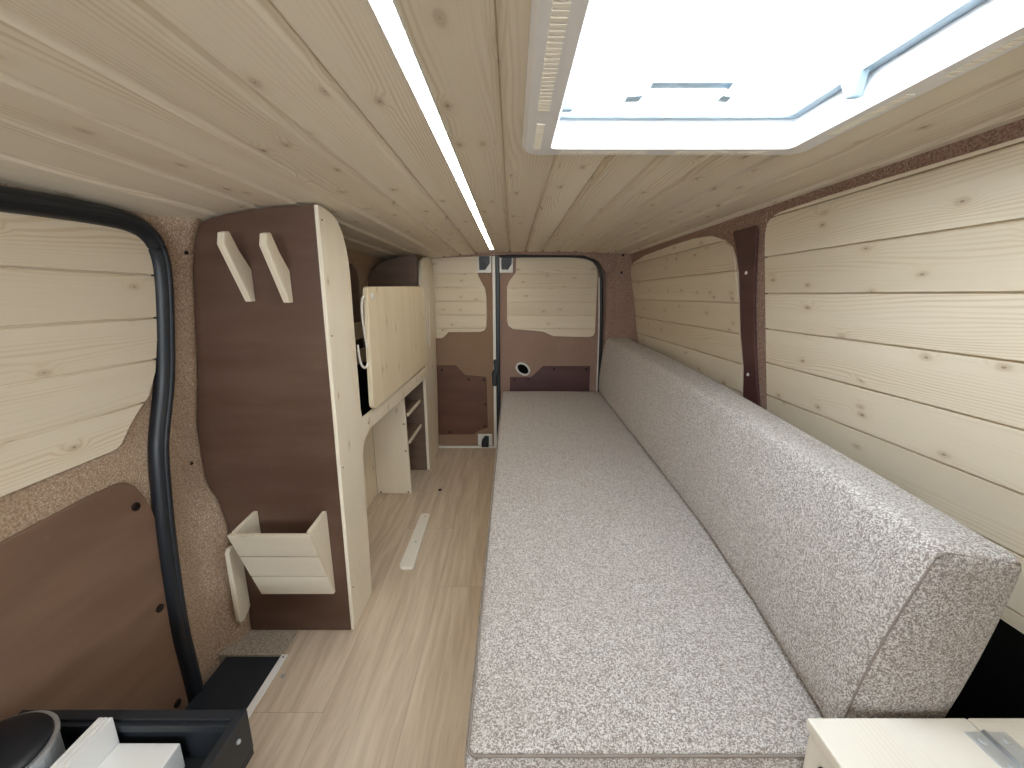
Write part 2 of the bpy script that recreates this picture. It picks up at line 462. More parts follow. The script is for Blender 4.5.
# cab end behind the camera: bulk of the dashboard below, windscreen opening above
mb = MB(); mb.box(-1.0, .96, Y0 - .04, Y0, -.1, .78); mb.box(-1.0, -.78, Y0 - .04, Y0, .78, 1.38); mb.box(.78, .96, Y0 - .04, Y0, .78, 1.38); mb.box(-.78, .78, Y0 - .04, Y0, 1.24, 1.38)
struct(mb.build('wall_front', 'black'))
mb = MB(2); mb.box(.27, .95, -.48, -.46, -.001, 1.30)  # unseen panel added to keep cab light off the back cushion's near end
struct(mb.build('light_block_wall', 'ply_door'))

# ------------------------------------------------------------------ rear doors
rd = lambda a, b, d: (a, 2.70 - d, b)
DW_L = [(-.76, .777), (-.469, .777), (-.44, .80), (-.427, .817), (-.215, .817), (-.185, .828), (-.171, .851), (-.167, .917), (-.168, 1.05), (-.176, 1.10), (-.222, 1.187), (-.220, 1.315), (-.76, 1.315)]
DW_R = [(.026, 1.315), (.026, 1.206), (-.02, 1.145), (-.033, 1.11), (-.033, .897), (-.025, .86), (.007, .837), (.19, .822), (.215, .817), (.276, .790), (.519, .784), (.545, .793), (.556, .817), (.556, 1.19), (.545, 1.235), (.519, 1.268), (.453, 1.300), (.453, 1.315)]
LP = [(-.76, .592), (-.383, .590), (-.323, .523), (-.176, .509), (-.170, .143), (-.227, .125), (-.270, .095), (-.76, .087)]
RP = [(-.018, .095), (-.014, .509), (.131, .509), (.212, .586), (.534, .586), (.534, .095)]
d1 = struct_empty('door_1', (-.45, 2.70, 0))
mb = MB(); mb.slab([(-.90, -.02), (-.128, -.02), (-.128, 1.33), (-.90, 1.33)], rd, -.04, 0); mb.build('leaf', 'carpet_door', d1)
boarded(DW_L, rd, .777 - .02, .088, 0, 'window_panel', d1)
mb = MB(); mb.slab(LP, rd, 0, .006); mb.build('lower_panel', 'ply_rear', d1, bevel=.002)
for a, b in ((-.480, .558), (-.297, .493), (-.193, .491), (-.185, .316), (-.191, .155), (-.440, .112)): screw((a, 2.694, b), (0, -1, 0), .008, d1)
mb = MB(); mb.slab([(-.128, .0), (-.108, .0), (-.108, 1.31), (-.128, 1.31)], rd, -.04, .006); mb.build('edge_strip', 'paint', d1, bevel=.002)
def latch(parent, x0, x1, z0, z1, flip):
    mb = MB(); mb.slab([(x0, z0), (x1, z0), (x1, z1), (x0, z1)], rd, 0, .012); plate = mb.build('latch_plate', 'paint', parent, bevel=.004)
    w = x1 - x0; a, b = x0 + w * .15, x1 - w * .12
    if flip: pts = [(a, z0 + .02), (b - w * .25, z0 + .02), (b, z0 + .055), (b, z1 - .008), (a + w * .1, z1 - .008), (a, z1 - .03)]
    else: pts = [(a, z0 + .018), (a + w * .42, z0 + .018), (b, z0 + .06), (b, z1 - .01), (a, z1 - .01)]
    mb = MB(); mb.slab(pts, rd, .012, .020); mb.build('catch', 'rubber', plate, bevel=.003)
    mb = MB(); mb.box(a + w * .12, b - w * .22, 2.70 - .026, 2.70 - .020, z0 + .035, z0 + .060); mb.build('bolt', 'black', plate, bevel=.002)
latch(d1, -.226, -.133, 1.200, 1.312, False)
mb = MB(); mb.slab([(-.242, .012), (-.140, .012), (-.140, .098), (-.242, .098)], rd, 0, .012); pl = mb.build('latch_plate', 'paint', d1, bevel=.005)
mb = MB(); mb.slab([(-.215, .004), (-.165, .004), (-.163, .085), (-.190, .09), (-.212, .062), (-.218, .03)], rd, .012, .032); mb.build('catch', 'rubber', pl, bevel=.006, seg=3)
mb = MB(); mb.slab([(-.135, .45), (-.105, .45), (-.098, .53), (-.085, .54), (-.085, .60), (-.10, .635), (-.128, .63), (-.122, .57), (-.138, .54)], rd, .006, .030); mb.build('handle', 'rubber', d1, bevel=.006, seg=3)

d2 = struct_empty('door_2', (.25, 2.70, 0))
mb = MB(); mb.slab([(-.080, -.02), (.600, -.02), (.600, 1.33), (-.080, 1.33)], rd, -.04, 0); mb.build('leaf', 'carpet_red', d2)
boarded(DW_R, rd, .784 - .03, .088, 0, 'window_panel', d2)
mb = MB(); mb.slab(RP, rd, 0, .006); mb.build('lower_panel', 'ply_right', d2, bevel=.002)
for a, b in ((.014, .491), (.110, .493), (.288, .565), (.507, .565)): screw((a, 2.694, b), (0, -1, 0), .008, d2)
latch(d2, -.082, .008, 1.200, 1.312, True)
mb = MB()
ring = [(.075 + .044 * math.cos(t) * 1.0, .565 + .040 * math.sin(t - .35)) for t in [2 * PI * i / 28 for i in range(28)]]
mb.tube([(a, 2.694, b) for a, b in ring], .007, 8, True); rg = mb.build('hole_ring', 'white', d2, smooth=True)
mb = MB(); mb.slab([(.075 + (a - .075) * .9, .565 + (b - .565) * .9) for a, b in ring], rd, 0, .003); mb.build('hole', 'void', rg)
# black weather seal between the doors and around the opening
mb = MB(); mb.slab([(-.108, 0), (-.080, 0), (-.080, 1.315), (-.108, 1.315)], rd, -.04, .012)
mb.build('center_seal', 'rubber', d2, bevel=.006, seg=3)
mb = MB()
path = smooth_open([(-.08, 1.303), (.30, 1.306), (.455, 1.302), (.535, 1.275), (.575, 1.215), (.585, 1.10), (.596, .80), (.600, .30), (.600, .02)], 3)
mb.tube([(a, 2.682, b) for a, b in path], .010, 8); mb.build('opening_seal', 'rubber', d2, smooth=True)
mb = MB()
path = smooth_open([(.567, 1.17), (.574, 1.05), (.584, .80), (.588, .30), (.588, .02)], 2)
mb.tube([(a, 2.690, b) for a, b in path], .006, 8); mb.build('edge_strip', 'paint', d2, smooth=True)
mb = MB(); mb.box(-.70, -.09, 2.672, 2.694, 0, .011); struct(mb.build('trim_8', 'paint', bevel=.002))

# ------------------------------------------------------------------ sliding door on the left
fl = lambda y, z, d: (XL(z) + d, y, z)
DWIN = [(.30, 1.170), (.55, 1.192), (.705, 1.201), (.766, 1.203), (.89, 1.207), (.93, 1.20), (.957, 1.182), (.972, 1.150), (.977, 1.120), (.979, 1.076), (.972, .97), (.959, .877), (.935, .820), (.910, .798), (.877, .766), (.850, .733), (.838, .726), (.825, .724), (.637, .721), (.30, .715)]
DLOW = [(.25, .60), (.45, .628), (.619, .642), (.763, .650), (.825, .648), (.845, .641), (.862, .625), (.882, .58), (.892, .54), (.897, .495), (.887, .20), (.884, .06), (.884, .01), (.876, -.030), (.86, -.045), (.25, -.045)]
d3 = struct_empty('door_3', (-.89, .6, 0))
boarded(DWIN, fl, .721 - .01, .0985, 1, 'window_panel', d3, thick=.012)
mb = MB(); mb.slab(DLOW, fl, 0, .008); mb.build('lower_panel', 'ply_door', d3, bevel=.003)
mb = MB()
lip = [(XL(z) + .003, y + .002, z) for y, z in DLOW[9:15]]
mb.tube(smooth_open(lip, 2), .003, 6); mb.build('panel_edge', 'pine_table', d3, smooth=True)
for y, z in ((.852, .576), (.855, .295), (.846, .010)): screw((XL(z) + .008, y, z), (1, 0, 0), .010, d3)
SEAL = [(.20, 1.175), (.50, 1.203), (.691, 1.213), (.782, 1.217), (.867, 1.218), (.915, 1.214), (.950, 1.200), (.974, 1.170), (.986, 1.113), (.982, .986), (.973, .854), (.945, .754), (.925, .696), (.911, .602), (.893, .441), (.879, .201), (.884, .071), (.885, .0), (.885, -.055)]
mb = MB(); path = smooth_open([(XL(z) + .012, y + .010, z) for y, z in SEAL], 3)
mb.tube(path, .021, 12); sl = mb.build('door_seal', 'rubber', d3, smooth=True)
mb = MB(); mb.tube([(x + .018, y, z) for x, y, z in path], .006, 8); mb.build('seal_lip', 'black', sl, smooth=True)
# little push-in plugs in the pillar carpet
for (y, z) in ((1.066, 1.165), (1.060, .20), (1.045, .60), (1.07, .08)):
    mb = MB(); xx = XW(y, z); mb.disc((xx - .001, y, z), (1, -.4, 0), .005, .003, 10); o = mb.build('carpet_plug', 'screw'); tag(o, {1.165: 'dark square plug high on the carpeted pillar beside the ceiling', .20: 'dark plug low on the carpeted pillar beside the pine bracket', .60: 'dark plug halfway up the carpeted pillar beside the door seal', .08: 'dark plug near the foot of the carpeted pillar'}[z], 'plug')

# ------------------------------------------------------------------ right-hand side panels
RNEAR = [(-.30, .505), (-.30, 1.268), (.30, 1.278), (.649, 1.283), (1.0, 1.286), (1.18, 1.283), (1.214, 1.276), (1.236, 1.262), (1.245, 1.235), (1.249, 1.172), (1.251, .9), (1.250, .505)]
o = boarded(RNEAR, fr, .849 - .105 * 5 + .0, .1057, 1, 'cladding_panel', None, thick=.012)
tag(o, 'large pale pine board panel on right wall beside the roof hatch', 'wall panel')
RFAR = [(2.585, .62), (2.592, .780), (2.612, 1.0), (2.622, 1.174), (2.620, 1.205), (2.605, 1.235), (2.56, 1.252), (2.325, 1.276), (1.95, 1.284), (1.72, 1.284), (1.58, 1.276), (1.50, 1.256), (1.443, 1.224), (1.417, 1.180), (1.403, 1.090), (1.397, .96), (1.395, .854), (1.395, .62)]
o = boarded(RFAR, fr, .849 - .105 * 5 - .03, .1057, 1, 'cladding_panel', None, thick=.012)
tag(o, 'smaller rounded pine board panel on right wall nearer the rear doors', 'wall panel')
PCOV = [(1.434, 1.262), (1.425, 1.267), (1.308, 1.267), (1.298, 1.26), (1.296, 1.249), (1.312, 1.13), (1.320, 1.028), (1.320, .881), (1.310, .716), (1.310, .64), (1.402, .64), (1.400, .711), (1.391, .812), (1.404, .940), (1.401, 1.129), (1.415, 1.211)]
t = thing('pillar_cover', 'narrow dark plum cover strip on the carpeted column between right wall panels', 'pillar cover', (XR(.7), 1.36, .64))
mb = MB(); mb.slab([(a - .012, b) for a, b in PCOV], fr, .004, .013); mb.build('cover_strip', 'ply_right', t, bevel=.005, seg=3)
for y, z in ((1.343, 1.130), (1.349, .793)): screw((XR(z) - .013, y, z), (-1, 0, .15), .006, t, 'paint')

# ------------------------------------------------------------------ roof hatch
def rrect(x0, x1, y0, y1, r, n=6):
    pts = []
    for cx, cy, a in ((x1 - r, y1 - r, 0), (x0 + r, y1 - r, PI / 2), (x0 + r, y0 + r, PI), (x1 - r, y0 + r, 1.5 * PI)):
        for i in range(n + 1): pts.append((cx + r * math.cos(a + i * PI / 2 / n), cy + r * math.sin(a + i * PI / 2 / n)))
    return pts
t = thing('roof_hatch', 'white framed roof hatch with clear dome set in the pine ceiling', 'skylight', (.27, .55, 1.31))
mb = MB()
rings = [(rrect(.018, .527, .302, .808, .028), 1.331), (rrect(.018, .527, .302, .808, .028), 1.317), (rrect(.024, .521, .308, .802, .026), 1.309), (rrect(.066, .479, .350, .760, .012), 1.305), (rrect(.070, .475, .354, .756, .010), 1.312), (rrect(.062, .483, .346, .764, .010), 1.356), (rrect(.042, .503, .328, .782, .02), 1.362), (rrect(.042, .503, .328, .782, .02), 1.331)]
n = len(rings[0][0]); vs = [(a, b, z) for r, z in rings for a, b in r]
mb.add(vs, [[i * n + k, i * n + (k + 1) % n, ((i + 1) % len(rings)) * n + (k + 1) % n, ((i + 1) % len(rings)) * n + k] for i in range(len(rings)) for k in range(n)])
hf = mb.build('hatch_frame', 'frame_white', t)
ra, rb = rrect(.062, .483, .346, .764, .010), rrect(.080, .462, .362, .749, .014)
n = len(ra); mb = MB()
vs = [(a, b, z) for q, z in ((ra, 1.352), (rb, 1.350), (rb, 1.362), (ra, 1.362)) for a, b in q]
mb.add(vs, [[i * n + k, i * n + (k + 1) % n, ((i + 1) % 4) * n + (k + 1) % n, ((i + 1) % 4) * n + k] for i in range(4) for k in range(n)])
mb.build('dome_gasket', 'handle_grey', t)
def slots(pts_from, pts_to, k, w, across):
    mb = MB()
    a, b = Vector(pts_from), Vector(pts_to); d = (b - a) / k
    for i in range(k):
        p = a + d * (i + .5); q = d.normalized() * w / 2
        c = [p - q - across, p + q - across, p + q + across, p - q + across]
        mb.add([v + Vector((0, 0, dz)) for dz in (-.0012, .001) for v in c], [[0, 1, 2, 3], [4, 7, 6, 5], [0, 4, 5, 1], [1, 5, 6, 2], [2, 6, 7, 3], [3, 7, 4, 0]])
    o = mb.build('vent_slots', 'slot', t); return o
zf = 1.3068
slots((.085, .783, zf), (.24, .783, zf), 24, .0035, Vector((0, .006, 0)))
slots((.29, .783, zf), (.455, .783, zf), 26, .0035, Vector((0, .006, 0)))
slots((.043, .36, zf), (.043, .62, zf), 28, .005, Vector((.008, 0, 0)))
slots((.043, .66, zf), (.043, .765, zf), 18, .0035, Vector((.006, 0, 0)))
slots((.502, .36, zf), (.502, .53, zf), 22, .0045, Vector((.006, 0, 0)))
slots((.502, .57, zf), (.502, .70, zf), 20, .0045, Vector((.006, 0, 0)))
mb = MB()
nn = 10
for j in range(nn + 1):
    for i in range(nn + 1):
        a = -1 + 2 * i / nn; b = -1 + 2 * j / nn
        mb.v.append((.2725 + a * .220, .555 + b * .218, 1.3625 + .04 * (1 - a ** 4) * (1 - b ** 4)))
for j in range(nn):
    for i in range(nn):
        mb.f.append([j * (nn + 1) + i, j * (nn + 1) + i + 1, (j + 1) * (nn + 1) + i + 1, (j + 1) * (nn + 1) + i]); mb.t.append(0); mb.off.append((0, 0))
mb.build('dome', 'dome', t, smooth=True)
mb = MB(); mb.tube([(.172, .690, 1.351), (.194, .690, 1.352), (.211, .690, 1.370), (.332, .690, 1.370), (.318, .690, 1.352), (.330, .690, 1.351)], (.010, .0025), 8); mb.build('handle', 'handle_grey', t)
for (x, y, s) in ((.074, .66, 1), (.471, .62, -1)):
    mb = MB(); mb.slab([(y - .016, 1.352), (y + .010, 1.358), (y + .016, 1.346), (y + .002, 1.322), (y - .010, 1.320)], lambda a, b, d: (x + d * s, a, b), -.002, .014); mb.build('latch', 'handle_grey', t, bevel=.003)

# ------------------------------------------------------------------ LED strip in the ceiling
t = thing('led_strip', 'long glowing LED light strip set in the pine ceiling', 'light strip', (-.115, 1.4, 1.32))
def strip(x0, x1, y0, y1, dz0, dz1, name, mat):
    mb = MB(1); mb.box(x0, x1, y0, y1, 1.3245 - dz1, 1.3245 - dz0); return mb.build(name, mat, t, bevel=.001)
strip(-.1325, -.1295, .15, 2.475, -.003, .004, 'channel', 'paint'); strip(-.1095, -.1065, .15, 2.475, -.003, .004, 'channel', 'paint')
strip(-.1295, -.1095, .15, 2.472, -.002, .0025, 'diffuser', 'led')

# ------------------------------------------------------------------ wardrobe-and-desk cabinet along the left side
t = thing('storage_cabinet', 'tall brown and pine wardrobe and desk cabinet along the left wall', 'cabinet', (-.68, 1.09, 0))
py = lambda Y: (lambda a, b, d: (a, Y + d, b))       # upright slab facing the camera
px = lambda X: (lambda a, b, d: (X + d, a, b))       # upright slab facing the aisle
BULK = [(-.790, 1.243), (-.806, 1.228), (-.816, 1.205), (-.836, 1.130), (-.853, 1.007), (-.872, .855), (-.900, .697), (-.903, .60), (-.902, .516), (-.877, .464), (-.861, .380), (-.857, .27), (-.838, .08), (-.843, .002), (-.5205, .002), (-.504, 1.284), (-.60, 1.280), (-.651, 1.274), (-.738, 1.260), (-.770, 1.252)]
mb = MB(); mb.slab(BULK, py(1.09), .018, 0); o = mb.build('end_panel', 'ply_dark', t, bevel=.0015); o['label'] = 'dark red-brown end panel'
POST = [(1.09, .002), (1.256, .002), (1.262, .25), (1.264, .50), (1.266, .545), (1.280, .572), (1.310, .588), (1.335, .596), (1.39, .598), (1.81, .592), (2.30, .588), (2.30, .655), (1.285, .655), (1.274, .69), (1.268, 1.00), (1.268, 1.08), (1.266, 1.13), (1.261, 1.165), (1.250, 1.20), (1.232, 1.236), (1.205, 1.262), (1.175, 1.275), (1.13, 1.283), (1.09, 1.284)]
mb = MB(2); mb.slab(POST, lambda a, b, d: (-.520 + d + .0165 * b / 1.284, a, b), 0, .011); o = mb.build('face_frame', 'pine_pale', t, bevel=.0015)
pts = [(-.505, .60), (-.505, .605)]
COLP = [(2.305, .002), (2.615, .002), (2.655, .40), (2.672, .80), (2.668, 1.20), (2.655, 1.265), (2.60, 1.285), (2.52, 1.284), (2.44, 1.272), (2.385, 1.252), (2.34, 1.20), (2.318, 1.12), (2.305, 1.0)]
mb = MB(2); mb.slab(COLP, px(-.526), 0, .017); mb.build('side_post', 'pine_pale', t, bevel=.0015)
FAR = [(-.86, .002), (-.86, .8), (-.826, 1.0), (-.815, 1.10), (-.802, 1.148), (-.785, 1.180), (-.757, 1.214), (-.72, 1.236), (-.678, 1.250), (-.60, 1.268), (-.529, 1.278), (-.529, .002)]
mb = MB(); mb.slab(FAR, py(2.305), .016, 0); o = mb.build('end_panel', 'ply_far', t, bevel=.0015); o['label'] = 'grey-brown far end panel'
DIV = [(-.86, .612), (-.752, .612), (-.748, 1.05), (-.745, 1.125), (-.753, 1.175), (-.772, 1.205), (-.80, 1.215), (-.83, 1.215)]
mb = MB(); mb.slab(DIV, py(2.0), .016, 0); mb.build('divider', 'ply_far', t, bevel=.0015)
mb = MB(1); mb.box(-.86, -.5295, 1.109, 2.304, .590, .608); mb.build('desk_top', 'pine_pale', t, bevel=.001)
mb = MB(2); mb.box(-.751, -.733, 1.109, 1.999, .002, .589); o = mb.build('back_panel', 'pine_pale', t)
mb = MB(); mb.box(-.751, -.740, 2.019, 2.304, .002, .589); o = mb.build('back_panel', 'ply_far', t); o['label'] = 'grey-brown panel behind the shelves'
mb = MB(2); mb.slab([(-.7325, .004), (-.548, .002), (-.560, .589), (-.7325, .589)], py(2.0), .018, 0); lp = mb.build('leg_panel', 'pine_pale', t, bevel=.001)
for a, b in ((-.715, .012), (-.565, .012), (-.565, .25), (-.567, .40)): screw((a, 2.0, b), (0, -1, 0), .004, lp)
for z in (.296, .448):
    mb = MB(1); mb.box(-.739, -.553, 2.019, 2.303, z - .012, z + .004); o = mb.build('shelf', 'ply_far', t)
    mb = MB(1); mb.box(-.553, -.545, 2.019, 2.303, z - .012, z + .004); mb.build('edge_band', 'pine_pale', o)
for z0, z1 in ((.785, .840), (.885, .950)):
    mb = MB(1); mb.piece().box(-.64, -.622, 1.109, 2.303, z0, z1); mb.build('rail', 'pine_pale', t, bevel=.002)
for y, z in ((1.105, 1.25), (1.105, .95), (1.105, .56), (1.33, .625), (1.105, .15)): screw((-.509 + .0165 * z / 1.284, y, z), (1, 0, 0), .0024, t, h=.001)

# black block painted in as the shade of the gap behind the folded board
t = thing('shade_box', 'black block standing in for shade on the desk ledge behind the folded pine board', 'box', (-.62, 1.52, .609))
mb = MB(); mb.box(-.70, -.56, 1.40, 1.70, .609, .775); mb.build('case', 'void', t, bevel=.006)
mb = MB(); mb.tube([(-.60, 1.42, .70), (-.60, 1.385, .70), (-.60, 1.38, .66), (-.60, 1.395, .63)], .004, 6); mb.build('shade_box_cable', 'rubber', t, smooth=True)

# folded pine table leaf hung in front of the desk
t = thing('table_leaf', 'folded square pine table board with white cord hung in front of the desk', 'table board', (-.50, 1.80, .668))
LEAF = [(1.364, .690), (1.367, .675), (1.380, .664), (1.392, .661), (2.22, .670), (2.242, .672), (2.246, .69), (2.246, 1.085), (2.243, 1.10), (2.22, 1.106), (1.41, 1.088), (1.395, 1.085), (1.388, 1.07)]
mb = MB(2); mb.slab(LEAF, px(-.5065), .0, .018); bd = mb.build('board', 'pine_table', t, bevel=.003)
mb = MB(); mb.disc((-.4885, 1.43, 1.055), (1, 0, 0), .012, .004, 16, dome=.002); mb.build('knob', 'paint', t)
mb = MB()
mb.tube(smooth_open([(-.500, 1.386, 1.055), (-.500, 1.366, 1.050), (-.502, 1.356, 1.02), (-.503, 1.362, .96), (-.503, 1.378, .89), (-.502, 1.385, .85), (-.502, 1.375, .825), (-.502, 1.350, .815), (-.504, 1.325, .825), (-.506, 1.314, .85), (-.507, 1.310, .90)], 3), .004, 8)
mb.build('cord', 'cord', t, smooth=True)
mb = MB()
lp = [(2.44 + .035 * math.cos(a) * (1 + .3 * math.sin(a)), .95 + .20 * math.sin(a)) for a in [2 * PI * i / 24 for i in range(24)]]
mb.tube([(-.504, y, z) for y, z in lp], .0032, 6, True)
tag(mb.build('cord_loop', 'cord', smooth=True), 'white cord loop hanging on the far pine post by the rear doors', 'cord')

# ------------------------------------------------------------------ coat pegs on the brown end panel
PEG = [(1.0895, 1.043), (1.0895, 1.125), (1.050, 1.170), (1.024, 1.211), (1.006, 1.206), (.998, 1.178), (1.072, 1.043)]
mb = MB(2)
mb.piece().slab(PEG, px(-.692), -.009, .009)
p1 = mb.build('coat_peg', 'pine_pale', None, bevel=.0025)
tag(p1, 'slanted pine coat peg on brown panel, the one nearer the sliding door', 'coat peg', 'slanted pine coat pegs')
p2 = p1.copy(); p2.location = (.100, 0, -.003); COL.objects.link(p2)
p2['label'] = 'slanted pine coat peg on brown panel, the one nearer the pine post'

# magazine rack on the lower brown panel
t = thing('magazine_rack', 'small slatted pine magazine rack on the lower brown panel', 'rack', (-.665, 1.0895, .15))
TF, BT = .975, 1.073       # Y of the leaning front at the top and at the bottom
def side(xa, xb):
    mb = MB(2); mb.piece()
    mb.slab([(1.0885, .150), (1.0885, .428), (1.078, .428), (TF + .014, .421), (BT + .014, .155)], lambda a, b, d: (d, a, b), xa, xb)
    mb.build('side_panel', 'pine_pale', t, bevel=.001)
side(-.775, -.763); side(-.568, -.556)
mb = MB(0)
for i in range(3):
    a, b = i / 3 + .008, (i + 1) / 3 - .008
    def pt(f, off): return (TF + (BT - TF) * (1 - f) + off, .150 + (.420 - .150) * f)
    p = [pt(a, 0), pt(b, 0), pt(b, .013), pt(a, .013)]
    mb.piece().slab(p, lambda s, u, d: (d, s, u), -.779, -.5535)
mb.build('front_panel', 'pine_pale', t, bevel=.0012)

# pine bracket beside the rack
BR = [(1.032, .088), (1.040, .079), (1.050, .077), (1.086, .098), (1.086, .30), (1.075, .322), (1.058, .332), (1.044, .332), (1.034, .322)]
mb = MB(2); mb.piece().slab(BR, lambda a, b, d: (d, a, b), -.842, -.828)
tag(mb.build('wall_bracket', 'pine_pale', None, bevel=.003), 'upright round-ended pine bracket beside the magazine rack near the sliding door', 'bracket')

# ------------------------------------------------------------------ bed
t = thing('bed_base', 'pale pine bench base under the long grey seat cushion', 'bench base', (.27, 1.5, 0))
mb = MB(1); mb.piece().box(-.045, -.027, .47, 2.60, .001, .305); mb.build('side_panel', 'pine_pale', t, bevel=.001)
mb = MB(0); mb.piece().box(-.026, .59, .47, .488, .001, .305); mb.build('front_panel', 'pine_pale', t, bevel=.001)
mb = MB(1)
for i in range(6): mb.piece().box(-.045 + .106 * i, -.045 + .106 * (i + 1) - .006, .47, 2.60, .306, .322)
mb.build('slat_top', 'pine_pale', t, bevel=.001)

def cushion_mesh(fn, nu, nv, nw):
    """rounded box grid: fn maps (u,v,w) in [-1,1]^3"""
    bm = bmesh.new(); idx = {}
    def vert(i, j, k):
        key = (i, j, k)
        if key not in idx: idx[key] = bm.verts.new(fn(2 * i / nu - 1, 2 * j / nv - 1, 2 * k / nw - 1))
        return idx[key]
    def quad(*q):
        try: bm.faces.new([vert(*x) for x in q])
        except ValueError: pass
    for i in range(nu):
        for j in range(nv):
            quad((i, j, 0), (i, j + 1, 0), (i + 1, j + 1, 0), (i + 1, j, 0)); quad((i, j, nw), (i + 1, j, nw), (i + 1, j + 1, nw), (i, j + 1, nw))
    for i in range(nu):
        for k in range(nw):
            quad((i, 0, k), (i + 1, 0, k), (i + 1, 0, k + 1), (i, 0, k + 1)); quad((i, nv, k), (i, nv, k + 1), (i + 1, nv, k + 1), (i + 1, nv, k))
    for j in range(nv):
        for k in range(nw):
            quad((0, j, k), (0, j, k + 1), (0, j + 1, k + 1), (0, j + 1, k)); quad((nu, j, k), (nu, j + 1, k), (nu, j + 1, k + 1), (nu, j, k + 1))
    bmesh.ops.recalc_face_normals(bm, faces=bm.faces)
    return bm
def link_bm(name, bm, mat, parent=None):
    me = bpy.data.meshes.new(name); bm.to_mesh(me); bm.free()
    for p in me.polygons: p.use_smooth = True
    me.materials.append(M[mat]); o = bpy.data.objects.new(name, me); COL.objects.link(o)
    if parent: o.parent = parent; o.matrix_parent_inverse = Matrix.Translation(-world_loc(parent))
    return o
def edge_map(t, half, r):
    """spread grid so the rim has a rounded edge of radius r; returns metres from the middle"""
    return t * half
def rounded(p, half, r):
    q = [max(-h + r, min(h - r, c)) for c, h in zip(p, half)]
    d = Vector([a - b for a, b in zip(p, q)])
    if d.length > 1e-9: d = d.normalized() * r
    return Vector(q) + d
def warp_t(t, n_edge=.06):
    # concentrate vertices at the rims
    return math.copysign(1 - (1 - abs(t)) ** 1.7, t)
from mathutils import noise as mnoise
def seat(u, v, w):
    half = (.3325, 1.085, .0545)
    p = rounded((warp_t(u) * half[0], warp_t(v) * half[1], warp_t(w) * half[2]), half, .014)
    x, y, z = p[0] + .2675, p[1] + 1.517, p[2] + .3775
    if w > 0:
        f = (1 - abs(u) ** 4) * (1 - abs(v) ** 8) * max(0, w)
        f *= sstep(.47, .36, x); z += f * (.004 + .006 * (mnoise.noise(Vector((x * 3.2, y * 2.1, 0))) + .5 * mnoise.noise(Vector((x * 7 + y * 2, y * 6, 3)))))
    f = (1 - abs(w) ** 2)
    x += .004 * f * (1 if u > .9 else -1 if u < -.9 else 0); y += .004 * f * (1 if v > .97 else -1 if v < -.97 else 0)
    return Vector((x, y, z))
t = thing('seat_cushion', 'long flat grey fleck seat cushion on the bench along the aisle', 'cushion', (.27, 1.523, .323))
link_bm('cover', cushion_mesh(seat, 26, 70, 8), 'fabric', t)
mb = MB(); mb.tube([(x, y, .4285) for x, y in rrect(-.0625, .5975, .4345, 2.5995, .014)], .0022, 8, True); mb.build('piping', 'seam', t, smooth=True)

# backrest: slightly tapering block leaning on the right wall, lofted along the van
ST = [  # y, bottom-front x, top-front (x, z), top-rear (x, z), bottom-rear x
    (.445, .458, .543, .751, .662, .730, .606), (.70, .496, .558, .760, .684, .740, .622), (1.0, .522, .570, .768, .692, .758, .640),
    (1.4, .534, .580, .776, .709, .778, .668), (2.0, .548, .592, .784, .737, .790, .700), (2.585, .572, .607, .792, .762, .790, .730)]
def st(y):
    return [lerp([(s[0], s[i]) for s in ST], y) for i in range(1, 7)]
def back(u, v, w):
    # v along the van, w up, u across (front -1 .. rear +1); work in a unit-ish block, then warp
    half = (.07, 1.07, .165)
    p = rounded((warp_t(u) * half[0], warp_t(v) * half[1], warp_t(w) * half[2]), half, .020)
    yy = .445 + (p[1] + half[1]) / (2 * half[1]) * (2.585 - .445)
    bf, tfx, tfz, trx, trz, br = st(yy)
    a = (p[0] / half[0] + 1) / 2; b = (p[2] / half[2] + 1) / 2
    zb = .4345
    front = Vector((bf + (tfx - bf) * b, 0, zb + (tfz - zb) * b)); rear = Vector((br + (trx - br) * b, 0, zb + (trz - zb) * b))
    q = front.lerp(rear, a)
    bulge = (1 - (2 * b - 1) ** 2)
    q.x += -.012 * bulge * (1 - a) + .006 * bulge * a
    lean = -.016 * (1 - abs(v) ** 6) * bulge * 0
    y = yy - (.010 * (1 - (2 * a - 1) ** 2) * bulge if v < -.97 else 0)
    q.x += .003 * mnoise.noise(Vector((y * 3, q.z * 5, 2))) * (1 - a)
    return Vector((q.x + lean, y, q.z))
t = thing('back_cushion', 'long thick grey fleck back cushion leaning along the right wall', 'cushion', (.6, 1.5, .4345))
link_bm('cover', cushion_mesh(back, 8, 70, 16), 'fabric', t)
def bp(a, b, y):
    bf, tfx, tfz, trx, trz, br = st(y); zb = .4345
    f = Vector((bf + (tfx - bf) * b, y, zb + (tfz - zb) * b)); r = Vector((br + (trx - br) * b, y, zb + (trz - zb) * b))
    q = f.lerp(r, a); bulge = 1 - (2 * b - 1) ** 2; q.x += -.012 * bulge * (1 - a) + .006 * bulge * a; return q
mb = MB()
loop = [bp(.035, b, .449) for b in [.04 + .92 * i / 12 for i in range(13)]] + [bp(a, .972, .449) for a in [.1 + .8 * i / 6 for i in range(7)]]
mb.tube([tuple(p) for p in loop], .0013, 8); mb.build('piping', 'seam', t, smooth=True)

